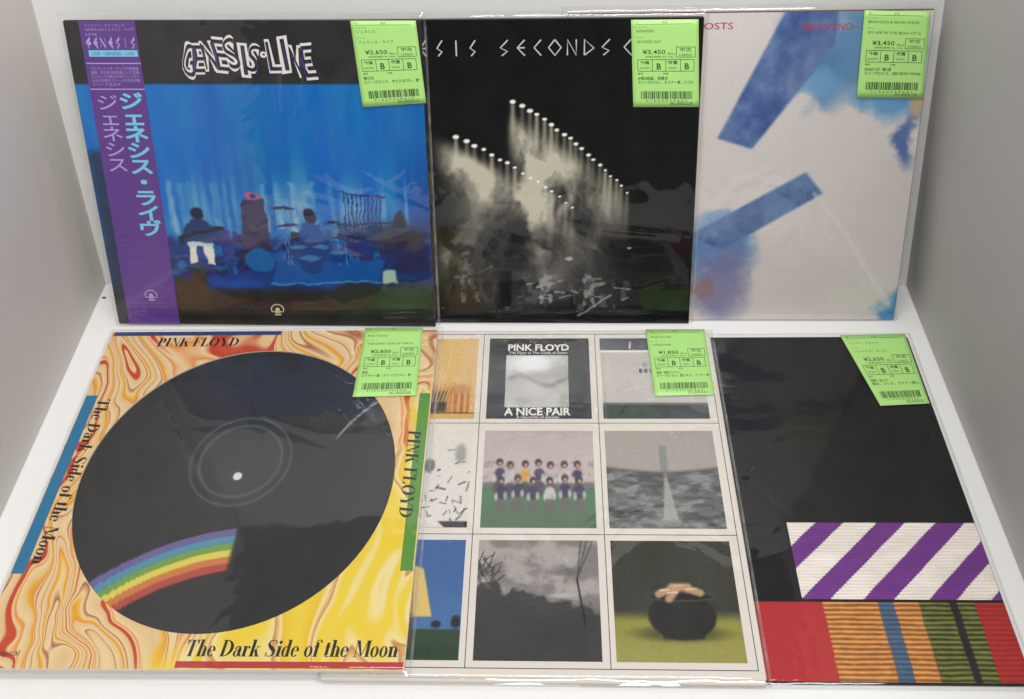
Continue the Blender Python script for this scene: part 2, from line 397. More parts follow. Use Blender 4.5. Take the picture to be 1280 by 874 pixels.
def sticker(root, quad, w, h, D, seed):
    """green price sticker; quad = BL, BR, TR, TL in cover fractions"""
    f = bil(*quad, w, h)
    n = 14; X, Y = np.meshgrid(np.linspace(0, 1, n), np.linspace(0, 1, n))
    PX = np.zeros_like(X); PY = np.zeros_like(X)
    for i in range(n):
        for j in range(n): PX[i, j], PY[i, j] = f(X[i, j], Y[i, j])
    Z = .00195 + .00003 * np.sin(X * 5 + seed)
    o = grid_mesh('price_sticker', PX, PY, Z, root, M_STICKER, None, False)
    md = o.modifiers.new('thickness', 'SOLIDIFY'); md.thickness = .00012; md.offset = -1
    k = Ink(f); T = lambda s, x, y, hh, **kw: text(k, s, x, 1 - y, hh, **kw)
    A_ = 1.45   # unit square is taller than wide: keep letters in proportion
    # header
    k.rect(.06, 1 - .052, .92, 1 - .047); T(D['head'], .07, .040, .020, asp=A_); T('中古', .46, .040, .020, asp=A_)
    T('アーティスト', .05, .090, .016, asp=A_); T(D['artist'], .07, .140, .030, asp=A_, w=D.get('aw'))
    T('タイトル', .06, .205, .016, asp=A_); T(D['title'], .08, .260, .030, w=D.get('tw'), asp=A_)
    T(D['price'], .16, .385, .048, w=.34, offset=.012); T('(税込)', .53, .392, .020, w=.11)
    T('(税抜価格 ' + D['net'] + ')', .20, .425, .018, w=.42)
    k.frame(.66, 1 - .425, .95, 1 - .305, .008, .006); T('中古', .72, .355, .034, w=.17, offset=.01); T('USED', .71, .410, .026, w=.19)
    k.frame(.08, 1 - .585, .93, 1 - .445, .008, .006)
    for xx in (.30, .50, .72): k.rect(xx, 1 - .580, xx + .008, 1 - .450)
    T('外装', .12, .500, .032, w=.14, offset=.018); T('JACKET', .11, .555, .022, w=.16)
    T('B', .40, .560, .070, offset=.02, align='c', asp=1.35)
    T('盤質', .54, .500, .032, w=.14, offset=.018); T('DISC', .55, .555, .022, w=.12)
    T('B', .82, .560, .070, offset=.02, align='c', asp=1.35)
    T('備考', .08, .620, .018, w=.08); T('状態', .46, .620, .018, w=.08)
    T(D['n1'], .08, .680, .030, w=D['n1w'], offset=.012); T(D['n2'], .08, .726, .030, w=D['n2w'], offset=.012)
    T(D['code'], .20, .935, .020, w=.62); T(D['num'], .56, .965, .024, w=.34); k.rect(.56, 1 - .975, .92, 1 - .971)
    k.build('lettering', o, M_LABELINK, .00200)['kind'] = 'stuff'
    bc = Ink(f); r = random.Random(seed); x = .12
    while x < .90:
        wd = r.choice((.006, .006, .012, .018)); bc.rect(x, 1 - .905, min(x + wd, .905), 1 - .815); x += wd + r.choice((.006, .006, .010, .014))
    bc.build('barcode', o, M_LABELINK, .00201)['kind'] = 'stuff'
    return o

# ---- top left: blue stage cover with purple obi
pT0 = ('T', -0.4366, 0.1766, 0.0030, -0.0105, 0.3150, 0.3130)
pT1 = ('T', -0.1876, 0.1805, 0.0008, -0.0026, 0.3122, 0.3101)
pT2 = ('T', 0.0088, 0.1845, 0.0005, 0.0015, 0.3126, 0.3110)
pB0 = ('B', -0.4303, -0.1580, 0.0125, 0.0114, 0.3168, 0.3161)
pB1 = ('B', -0.1746, -0.1563, 0.0075, 0.0061, 0.3184, 0.3185)
pB2 = ('B', 0.0143, -0.1551, 0.0025, 0.0078, 0.3161, 0.3158)
TH = .003

root, w, h = record('record', 'record in a blue stage photo sleeve with a purple paper strip down its left side', pT0)
slab('sleeve', 0, 0, w, h, -TH, 0, root, M_CARDBLACK)
c = Canvas(340, 330, (38, 38, 40), .002, .002, .998, .998)
U, V = c.U, c.V
fold = vnoise(U, V * .15, 26, 3, 3); wide = vnoise(U, V * .1, 7, 5, 2)
blue = np.stack([0 + 8 * fold, 84 + 34 * fold + 12 * wide, 170 + 30 * wide], -1)
glow = np.exp(-((U - .55) / .26) ** 2 - ((V - .40) / .11) ** 2)
st = sst(fold, .38, .75) * glow
blue = blue * (1 - (st * .75)[..., None]) + np.array((165, 182, 200)) * (st * .75)[..., None]
dk = sst(U, .90, 1.0) * (1 - sst(V, .3, .75)) ; blue = blue * (1 - .55 * dk[..., None]) + np.array((24, 24, 120)) * .55 * dk[..., None]
c.mix((1 - sst(V, .808, .814)) * sst(V, .165, .18), (0, 0, 0)); m_ = ((1 - sst(V, .808, .814)) * sst(V, .20, .30))[..., None]
c.c = c.c * (1 - m_) + blue * m_
streak = sst(vnoise(U, V * .04, 44, 19, 2), .50, .74) * np.exp(-((V - .40) / .10) ** 2) * sst(U, .18, .26); c.mix(streak * .55, (150, 186, 210))
low = ((1 - sst(V, .24, .30)) * sst(V, .10, .15)); nz = vnoise(U, V, 14, 8, 4)
c.c = c.c * (1 - low[..., None]) + (np.stack([8 + 30 * nz, 34 + 60 * nz, 92 + 110 * nz], -1)) * low[..., None]
c.rect(0, 0, 1, .13, (36, 31, 27), .02); c.rect(.70, 0, 1, .36, (40, 36, 52), .05, .75); c.rect(.0, 0, .12, .60, (40, 44, 58), .02, .8)
c.rect(.20, .05, .30, .25, (58, 46, 34), .012); c.rect(.70, .02, .98, .14, (34, 46, 28), .03, .8)
# generic stage furniture and figures, all with slightly ragged outlines
U0, V0 = c.U, c.V
c.U = U0 + (vnoise(U0, V0, 34, 14, 3) - .5) * .016; c.V = V0 + (vnoise(U0, V0, 34, 15, 3) - .5) * .018
for (x0, x1, a_) in ((.22, .235, .5), (.255, .262, .4), (.35, .365, .4), (.385, .395, .3), (.50, .515, .55), (.545, .555, .4), (.585, .60, .6), (.64, .66, .5), (.70, .715, .35), (.26, .30, .25)):
    c.rect(x0, .33, x1, .50, (150, 180, 204), .008, a_); c.rect(x0 + .006, .30, x1 + .004, .38, (190, 198, 200), .010, a_ * .8)
c.rect(.20, .17, .99, .315, (10, 52, 124), .02, .85)
r = random.Random(31)
for i in range(150):
    x = r.uniform(.20, .97); y = r.uniform(.17, .33); a_ = r.uniform(.006, .028); b_ = r.uniform(.005, .020)
    col = r.choice(((6, 30, 84), (8, 22, 60), (4, 84, 158), (10, 66, 140), (44, 34, 104), (16, 104, 176), (24, 30, 58), (60, 36, 108)))
    (c.rect if r.random() < .5 else lambda x0, y0, x1, y1, cc, e, q: c.ell((x0 + x1) / 2, (y0 + y1) / 2, (x1 - x0) / 2, (y1 - y0) / 2, cc, .2, q))(x - a_, y - b_, x + a_, y + b_, col, .003, .75)
c.poly([(.50, .150), (.83, .165), (.86, .235), (.53, .235)], (6, 82, 158), .006, .9); c.line(.50, .15, .84, .165, .006, (60, 150, 210), .7)
# seated player in light trousers, left
c.poly([(.255, .285), (.335, .285), (.345, .345), (.318, .375), (.278, .375), (.248, .34)], (14, 52, 104), .004); c.ell(.298, .395, .017, .023, (18, 26, 56), .2); c.line(.235, .315, .37, .345, .012, (22, 24, 40))
c.poly([(.262, .225), (.282, .225), (.286, .285), (.262, .29)], (226, 222, 206), .003); c.poly([(.312, .215), (.334, .215), (.338, .285), (.306, .285)], (226, 222, 206), .003); c.line(.265, .288, .335, .290, .014, (190, 208, 214))
c.rect(.255, .03, .300, .215, (56, 44, 32), .01, .8)
# tall dark cabinet with a lit lamp on top
c.poly([(.425, .27), (.515, .27), (.505, .445), (.438, .445)], (48, 42, 78), .004); c.poly([(.430, .33), (.510, .35), (.508, .37), (.430, .35)], (62, 60, 92), .004, .8); c.poly([(.452, .448), (.492, .448), (.500, .474), (.472, .468), (.446, .476)], (192, 84, 116), .003); c.rect(.464, .452, .480, .462, (40, 50, 110), .003)
c.ell(.475, .235, .045, .042, (16, 98, 160), .12, .9)
# player behind a drum kit, cymbals on stands, tube rack
c.poly([(.605, .30), (.675, .30), (.668, .365), (.615, .365)], (18, 76, 146), .004); c.ell(.640, .388, .020, .026, (22, 26, 58), .15); c.line(.61, .35, .565, .36, .012, (60, 130, 180)); c.line(.67, .35, .715, .345, .012, (40, 110, 170))
for (cx_, cy_, rx_) in ((.56, .415, .034), (.57, .355, .03), (.715, .365, .034), (.735, .315, .03)): c.ell(cx_, cy_, rx_, .006, (30, 40, 84), .3); c.line(cx_, cy_, cx_ + .004, .22, .003, (90, 140, 180), .8)
for (cx_, cy_, rr) in ((.60, .265, .030), (.665, .27, .028), (.63, .225, .036), (.71, .25, .026)): c.ell(cx_, cy_, rr, rr * .95, (12, 58, 124), .1); c.ell(cx_, cy_ + rr * .5, rr * .9, rr * .25, (70, 130, 180), .3, .8)
for kx in range(10): c.line(.745 + kx * .0115, .30, .748 + kx * .0115, .475 - .002 * kx, .0042, (16, 44, 116))
c.line(.74, .47, .87, .455, .005, (30, 50, 110)); c.line(.742, .36, .92, .37, .006, (30, 42, 80))
c.poly([(.885, .35), (.93, .35), (.915, .41), (.895, .40)], (26, 30, 52), .005); c.rect(.83, .27, .98, .345, (52, 46, 62), .02, .75); c.rect(.88, .18, .99, .30, (30, 26, 70), .03, .8)
c.poly([(.845, .155), (.892, .155), (.888, .205), (.850, .200)], (176, 200, 176), .005, .9)
c.U, c.V = U0, V0
c.grain(2.2, 4)
c.put('cover_print', root, M_PRINT, w, h, .00010)
# hand-drawn style title
def wild(seed, s, x0, x1, y, hh, mats, zz):
    r = random.Random(seed); n = len(s); step = (x1 - x0) / n
    layers = [Ink() for _ in mats]
    for i, ch in enumerate(s):
        rot = r.uniform(-.14, .16); dy = r.uniform(-.12, .14) * hh; sc = r.uniform(.95, 1.22); sh = r.uniform(-.15, .2)
        arch = -.18 * hh * ((i - n / 2 + .5) / (n / 2)) ** 2
        for (ink, (m, off, ox, oy)) in zip(layers, mats):
            if ch == '·':
                ink.disc(x0 + (i + .5) * step + ox, y + hh * .55 + oy, .0012 + off * .03, .0012 + off * .03); continue
            V_, F2 = glyphs(ch, off, 4)
            cx = (V_[:, 0].max() + V_[:, 0].min()) / 2; k_ = hh / .72 * sc
            ww = (V_[:, 0].max() - V_[:, 0].min()); kx = min(k_ * 1.0, step * 1.10 / max(ww, .25))
            px = (V_[:, 0] - cx) * kx; py = (V_[:, 1] - .36) * k_; px = px + sh * py + .06 * hh * np.sin(py / hh * 5 + i)
            qx = px * math.cos(rot) - py * math.sin(rot); qy = px * math.sin(rot) + py * math.cos(rot)
            ink.mesh2d(np.stack([x0 + (i + .5) * step + qx + ox, y + hh / 2 + arch + dy + qy + oy], 1), F2)
    for j, (ink, (m, off, ox, oy)) in enumerate(zip(layers, mats)): yield ink, m, zz + j * .00009
M_PURPLE = mat('purple_ink', (74, 44, 120), .4)
for j, (ink, m, zz) in enumerate(wild(11, 'GENESIS·LIVE', .325 * w, .692 * w, .853 * h, .0265, [(M_BLACKINK, .10, 0, 0), (M_WHITEINK, .060, 0, 0), (M_BLACKINK, -.004, .0004, .0002), (M_PURPLE, -.035, .0006, -.0014)], .00020)):
    ink.build('title_lettering', root, m, zz)
# small round emblem: a brimmed hat in a ring
def emblem(root_, cx, cy, r, m, z):
    k = Ink(); k.arc(cx, cy, r, r * .95, r * .16, r * .16, -35, 215)
    k.disc(cx, cy - r * .05, r * .34, r * .34); k.stroke([(cx - r * .6, cy - r * .35), (cx, cy - r * .55), (cx + r * .6, cy - r * .35)], r * .22)
    k.stroke([(cx - r * .5, cy - r * .9), (cx + r * .5, cy - r * .9)], r * .25); k.stroke([(cx - r * .35, cy - r * .62), (cx + r * .1, cy - r * .1)], r * .12)
    return k.build('emblem', root_, m, z)
emblem(root, .510 * w, .060 * h, .0065, mat('cream_ink', (206, 204, 160), .4), .00020)
# obi strip
fo = bil((.0345, .001), (.1955, .001), (.2045, .999), (.0446, .999), w, h)
k = Ink(fo)
for i in range(10):
    k.mesh2d([(0, i / 10), (1, i / 10), (1, (i + 1) / 10), (0, (i + 1) / 10)], [(0, 1, 2, 3)])
k.k = 0
obi = k.build('obi_strip', root, mat('purple_obi_paper', (92, 50, 138), .42, .05), .00045)
md = obi.modifiers.new('thickness', 'SOLIDIFY'); md.thickness = .0002; md.offset = -1
M_CYAN = mat('cyan_ink', (120, 204, 232), .4, .03); M_LILAC = mat('lilac_ink', (178, 160, 216), .4, .03); M_DIM = mat('dim_lilac_ink', (128, 98, 172), .4, .03)
k = Ink(fo)
def vtext(ink, s, x, y, hw, hv, step, off):
    for i, ch in enumerate(s):
        text(ink, ch, x, y - i * step, hv, offset=off, align='c', asp=hw / hv * 1.0, res=4)
fx = .96 / .160 * 1.0
vtext(k, 'ジェネシス・ライヴ', .725, .738, .33, .0420, .0520, .028)
k.build('lettering', obi, M_CYAN, .00062)
k = Ink(fo); k.rect(.10, .895, .97, .914); k.build('title_band', obi, M_CYAN, .00062)
k = Ink(fo); vtext(k, 'ジェネシス', .29, .735, .30, .0390, .0495, .004)
k.build('lettering', obi, M_LILAC, .00064)
for y_ in (.873, .7945):
    k = Ink(fo); k.rect(.02, y_, 1, y_ + .0035); k.build('rule_line', obi, M_LILAC, .00064)
k = Ink(fo)
# thin angular band name, as on the strip
def rune(ink, s, x0, step, y, hh, ww, t):
    G = {'G': [[(.9, 1), (.2, .5), (.6, 0)], [(.45, .45), (.95, .45)]], 'E': [[(.8, 1), (.2, .5), (.8, 0)], [(.25, .5), (.8, .5)]], 'N': [[(.15, 0), (.15, 1), (.85, 0), (.85, 1)]], 'S': [[(.8, 1), (.2, .5), (.75, .28), (.3, 0)]], 'I': [[(.5, 0), (.5, 1)]], 'C': [[(.75, 1), (.2, .5), (.75, 0)]], 'O': [[(.5, 1), (.0, .5), (.5, 0), (1, .5), (.5, 1)]], 'D': [[(.15, 0), (.15, 1), (.9, .45), (.15, 0)]], 'U': [[(.1, 1), (.1, .3), (.5, 0), (.9, .3), (.9, 1)]], 'T': [[(.5, 0), (.5, 1)], [(.1, 1), (.9, 1)]]}
    for i, ch in enumerate(s):
        for P in G.get(ch, []): ink.stroke([(x0 + i * step + a * ww, y + b * hh) for a, b in P], t)
rune(k, 'GENESIS', .06, .133, .922, .028, .115, .010)
for y_, s_, w_ in ((.984, 'ファミリー・オブ・ロック', .70), (.972, 'GENESIS LIVE ジェネシス・ライヴ', .86), (.958, 'LIVE', .2)): text(k, s_, .10, y_, .007, w=w_)
for y_, s_ in ((.855, 'プログレッシヴ・ロックの最高峰'), (.843, '話題、初の実況録音盤ついに登場'), (.831, 'ジェネシスの魅力を余すところなく'), (.819, '伝える白熱のステージを完全収録'), (.807, 'シリーズ全五作')): text(k, s_, .08, y_, .008, w=.86 if y_ > .81 else .5)
k.build('small_print', obi, M_LILAC, .00066)['kind'] = 'stuff'
k = Ink(fo)
text(k, 'LIVE・GENESIS・LIVE', .16, .899, .010, w=.74); k.build('lettering', obi, M_PURPLE, .00070)
k = Ink(fo)
for y_, s_, w_ in ((.300, 'SIDE A', .14), (.283, 'ウォッチャー・オブ・ザ・スカイズ', .62), (.270, 'ゲット・エム・アウト・バイ・フライデイ', .72), (.257, 'リターン・オブ・ジャイアント・ホグウィード', .66), (.225, 'ミュージカル・ボックス', .34), (.214, 'ナイフ', .3)): text(k, s_, .12, y_, .0075, w=w_)
for y_, s_, w_ in ((.075, 'CHARISMA RECORDS', .62), (.060, '発売元 日本フォノグラム株式会社', .70), (.046, '定価', .25), (.032, 'STEREO', .28), (.018, 'レコード', .70)): text(k, s_, .14, y_, .008, w=w_)
k.build('small_print', obi, M_DIM, .00068)['kind'] = 'stuff'
emblem(obi, *fo(.52, .108), .0062, M_LILAC, .00066)
film(root, w, h, 3, crumple=((.5, -.005, .3, .02, .0015),))
sticker(root, ((.8238, .7430), (1.0050, .7560), (.9874, 1.000), (.8068, 1.000)), w, h, dict(head='LP', artist='ジェネシス', title='ジェネシス・ライヴ', price='¥2,650', net='¥2,409', n1='帯付き', n1w=.16, n2='スリーヴ少シミ、オビ少ヨゴレ、解', n2w=.86, code='2 1 5 6 0 0 3 8 4 1 7', num='A-30217'), 1)

# ---- top middle: black concert cover
root, w, h = record('record', 'record in a black sleeve with rows of small white lamps over grey smoke', pT1)
slab('sleeve', 0, 0, w, h, -TH, 0, root, M_CARDBLACK)
c = Canvas(330, 330, (3, 4, 5), .002, .002, .998, .998); U, V = c.U, c.V
n1 = vnoise(U, V, 5, 21, 5, .55); n2 = vnoise(U + n1 * .4, V + n1 * .3, 9, 22, 5, .6)
pl = vnoise(U + (n1 - .5) * .25, V * .55 + (n1 - .5) * .2, 11, 27, 5, .55)
line1 = .635 - .62 * (U - .30) ; line2 = .735 - .72 * (U - .46)
under1 = sst(line1 - V, .0, .07) * np.exp(-np.clip(line1 - V - .10, 0, 1) / .17) * sst(U, .20, .34) * (1 - sst(U, .52, .66))
under2 = sst(line2 - V, .0, .07) * np.exp(-np.clip(line2 - V - .14, 0, 1) / .20) * sst(U, .44, .50) * (1 - sst(U, .66, .82))
env = .95 * under1 + 1.0 * under2 + .6 * np.exp(-((U - .27) / .05) ** 2 - ((V - .24) / .12) ** 2)
sm = np.clip(env * (pl * 3.0 - .72), 0, 1) 
c.mix(sm * .95, (206, 200, 180)); c.mix(.34 * sst(V, .03, .10) * np.exp(-((V - .12) / .20) ** 2) * sst(U, .22, .3) * sst(1 - U, .16, .42) * (.5 + n2), (100, 98, 98))
r = random.Random(5); lamps = []
for i in range(16): t = i / 15; lamps.append((.30 + .34 * t ** .9 + r.uniform(-.002, .002), .640 - .20 * t - .03 * t * t + r.uniform(-.003, .003), (.0090 - .0045 * t) * r.uniform(.8, 1.1)))
for i in range(19): t = i / 18; lamps.append((.47 + .33 * t ** .88 + r.uniform(-.002, .002), .750 - .24 * t - .05 * t * t + r.uniform(-.003, .003), (.0095 - .0050 * t) * r.uniform(.8, 1.1)))
for (lx, ly, lr) in lamps:
    d = (ly - V); m_ = np.exp(-((U - lx + .02 * d) / (.006 + .05 * np.clip(d, 0, 1))) ** 2) * sst(d, 0, .01) * (1 - sst(d, .05, .22)); c.mix(m_ * (.25 + .5 * r.random()), (196, 190, 168))
for (lx, ly, lr) in lamps: c.ell(lx, ly, lr, lr * .7, (244, 242, 232), .3)
c.mix((1 - sst(V, .02, .09)), (8, 9, 10))
U0, V0 = c.U, c.V
c.U = U0 + (vnoise(U0, V0, 40, 74, 3) - .5) * .014; c.V = V0 + (vnoise(U0, V0, 40, 75, 3) - .5) * .016
for i in range(70): # low stage hardware: boxes, racks and stands
    x = r.uniform(.26, .82); y = r.uniform(.05, .13); ww = r.uniform(.003, .024); hh = r.uniform(.006, .05); g = r.choice((8, 12, 18, 26, 60, 84)); c.rect(x, y, x + ww, y + hh, (g, g, g - 2), .003, .8)
def player(x, y, s_, g, a=.85): # small standing figure holding an instrument
    k_ = (g, g, g - 5); c.ell(x + .02 * s_, y + s_ * .92, s_ * .075, s_ * .095, k_, .2, a); c.poly([(x - s_ * .10, y + s_ * .42), (x + s_ * .12, y + s_ * .42), (x + s_ * .16, y + s_ * .80), (x - s_ * .13, y + s_ * .82)], k_, .004, a)
    c.poly([(x - s_ * .12, y), (x - s_ * .04, y), (x + s_ * .04, y + s_ * .44), (x - s_ * .10, y + s_ * .44)], k_, .003, a); c.poly([(x + s_ * .14, y - s_ * .02), (x + s_ * .22, y), (x + s_ * .12, y + s_ * .44), (x + s_ * .0, y + s_ * .44)], k_, .003, a)
    c.line(x - s_ * .2, y + s_ * .48, x + s_ * .42, y + s_ * .68, s_ * .06, k_, a)
c.poly([(.26, .04), (.345, .04), (.34, .24), (.31, .27), (.26, .24)], (40, 34, 26), .01, .7)
old = c.c.copy()
player(.392, .10, .20, 30, .9); player(.315, .08, .18, 130, .6); player(.555, .07, .125, 150, .9); player(.685, .065, .12, 140, .85); player(.50, .12, .09, 80, .7); player(.34, .09, .15, 60, .7)
mk = np.clip(.25 + 1.1 * sst(vnoise(U0, V0, 70, 81, 3), .36, .62) - .5 * sst(vnoise(U0, V0, 22, 82, 2), .5, .8), 0, 1)[..., None]
c.c = old * (1 - mk) + c.c * mk
c.rect(.415, .06, .452, .19, (8, 8, 8), .004); c.line(.66, .03, .755, .105, .008, (170, 168, 160), .7)
for i in range(12): x = r.uniform(.46, .80); y = r.uniform(.09, .17); c.line(x, y, x + r.uniform(.015, .05), y + r.uniform(-.006, .01), .004, (190, 190, 184), .6)
c.ell(.63, .235, .014, .005, (190, 190, 186), .4, .8); c.ell(.81, .27, .008, .004, (180, 200, 220), .4, .8)
c.U, c.V = U0, V0
c.grain(3.5, 6); c.put('cover_print', root, M_PRINT, w, h, .00010)
k = Ink(); M_THIN = mat('pale_grey_ink', (198, 198, 190), .4)
rune(k, 'GENESIS', (.256 - 4 * .0470) * w, .0465 * w, .891 * h, .0145, .0078, .0013)
k.build('title_lettering', root, M_THIN, .00020); k = Ink()
rune(k, 'SECONDS', .430 * w, .0473 * w, .891 * h, .0145, .0110, .0013)
k.build('title_lettering', root, M_THIN, .00020); k = Ink()
rune(k, 'OUT', .782 * w, .0473 * w, .891 * h, .0145, .0125, .0013)
k.build('title_lettering', root, M_THIN, .00020)
film(root, w, h, 5, crumple=((.50, -.004, .26, .025, .0060), (.5, .05, .3, .02, .0008)), strength=.35, haze=.004, gloss=.04)
sticker(root, ((.8110, .7350), (.9970, .7340), (.9835, .995), (.7990, .995)), w, h, dict(head='LP', artist='GENESIS', aw=.26, title='SECONDS OUT', tw=.36, price='¥3,450', net='¥3,136', n1='JP盤2枚組、見開き', n1w=.45, n2='スリーヴ少スレ、ライナー有、シワ少', n2w=.84, code='2 1 5 6 0 0 3 8 4 2 4', num='A-30218'), 2)

# ---- top right: cream cover with blue brush bars
root, w, h = record('record', 'record in a cream sleeve with loose blue painted patches, standing by the right wall', pT2)
slab('sleeve', 0, 0, w, h, -TH, 0, root, mat('maroon_card_edge', (84, 44, 36), .5))
c = Canvas(330, 330, (214, 206, 201), .002, .002, .998, .998); U, V = c.U, c.V
n1 = vnoise(U, V, 4, 31, 4); n2 = vnoise(U, V, 8, 33, 5, .6)
c.mix((n1 - .4) * .6, (194, 188, 186))
w1 = (n2 - .5) * .16
def blob(cx, cy, rx, ry, col, a=1., soft=.5):
    d = np.hypot((U - cx + w1) / rx, (V - cy + w1 * .8) / ry); c.mix(a * (1 - sst(d, 1 - soft, 1 + soft * .6)), col)
blob(.80, .90, .18, .15, (84, 132, 172), .95, .6); blob(.74, .80, .05, .10, (60, 118, 168), .6, .7); blob(.66, .95, .10, .06, (176, 178, 196), .7); blob(.70, .80, .10, .05, (110, 160, 196), .8, .5); blob(.90, .74, .09, .07, (84, 148, 196), .9, .5)
blob(.985, .62, .035, .09, (56, 90, 158), .85, .6); blob(.99, .73, .03, .04, (196, 168, 120), .8)
blob(.44, .26, .13, .10, (70, 122, 176), .85, .7); blob(.46, .12, .09, .14, (110, 108, 152), .75, .6); blob(.43, .35, .05, .03, (120, 150, 196), .7); blob(.42, .12, .03, .04, (150, 100, 90), .5)
blob(.98, .03, .05, .06, (52, 128, 186), .9, .5)
# generic painted swatches (own layout)
def sw(P, colA, colB):
    t = np.clip(vnoise(U, V, 9, 35, 5, .7) * 2.4 - .8, 0, 1)[..., None]; old = c.c.copy(); c.poly(P, (0, 0, 0), .0065); k_ = (1 - (c.c.sum(-1) / np.maximum(old.sum(-1), 1e-6)))[..., None]
    c.c = old * (1 - k_) + (np.array(colA) * t + np.array(colB) * (1 - t)) * k_
sw([(.43, .62), (.53, .585), (.74, .90), (.74, 1.01), (.60, 1.01)], (112, 136, 176), (62, 88, 144))
sw([(.36, .30), (.46, .25), (.745, .44), (.69, .51)], (104, 140, 178), (66, 94, 148))
c.line(.72, .44, .80, .34, .010, (228, 222, 216), .5, .01); c.line(.80, .34, .95, .10, .016, (228, 222, 216), .45, .014)
c.grain(1.6, 7); c.put('cover_print', root, M_PRINT, w, h, .00010)
M_RED = mat('crimson_ink', (176, 44, 62), .4)
k = Ink(); text(k, 'GHOSTS', .4560 * w, .951 * h, .0062, align='r', offset=.004, w=.160 * w * .82); k.build('title_lettering', root, M_RED, .00020)
k = Ink(); text(k, 'BRIAN ENO—DAVID BYRNE', .648 * w, .945 * h, .0062, offset=.004, w=.325 * w); k.build('title_lettering', root, M_RED, .00020)
film(root, w, h, 8, ext=(.005, .003, .004, .006), strength=.45, haze=.016)
sticker(root, ((.8112, .7454), (.9959, .741), (.9841, .995), (.8074, 1.002)), w, h, dict(head='LP', artist='BRIAN ENO & DAVID BYRNE', aw=.78, title='MY LIFE IN THE BUSH OF G', tw=.80, price='¥3,450', net='¥3,136', n1='SEALED CUT・輸入盤', n1w=.40, n2='スリーヴ少シミ、RED BODY PANEL', n2w=.86, code='2 1 5 6 0 0 3 8 4 3 1', num='A-30219'), 3)

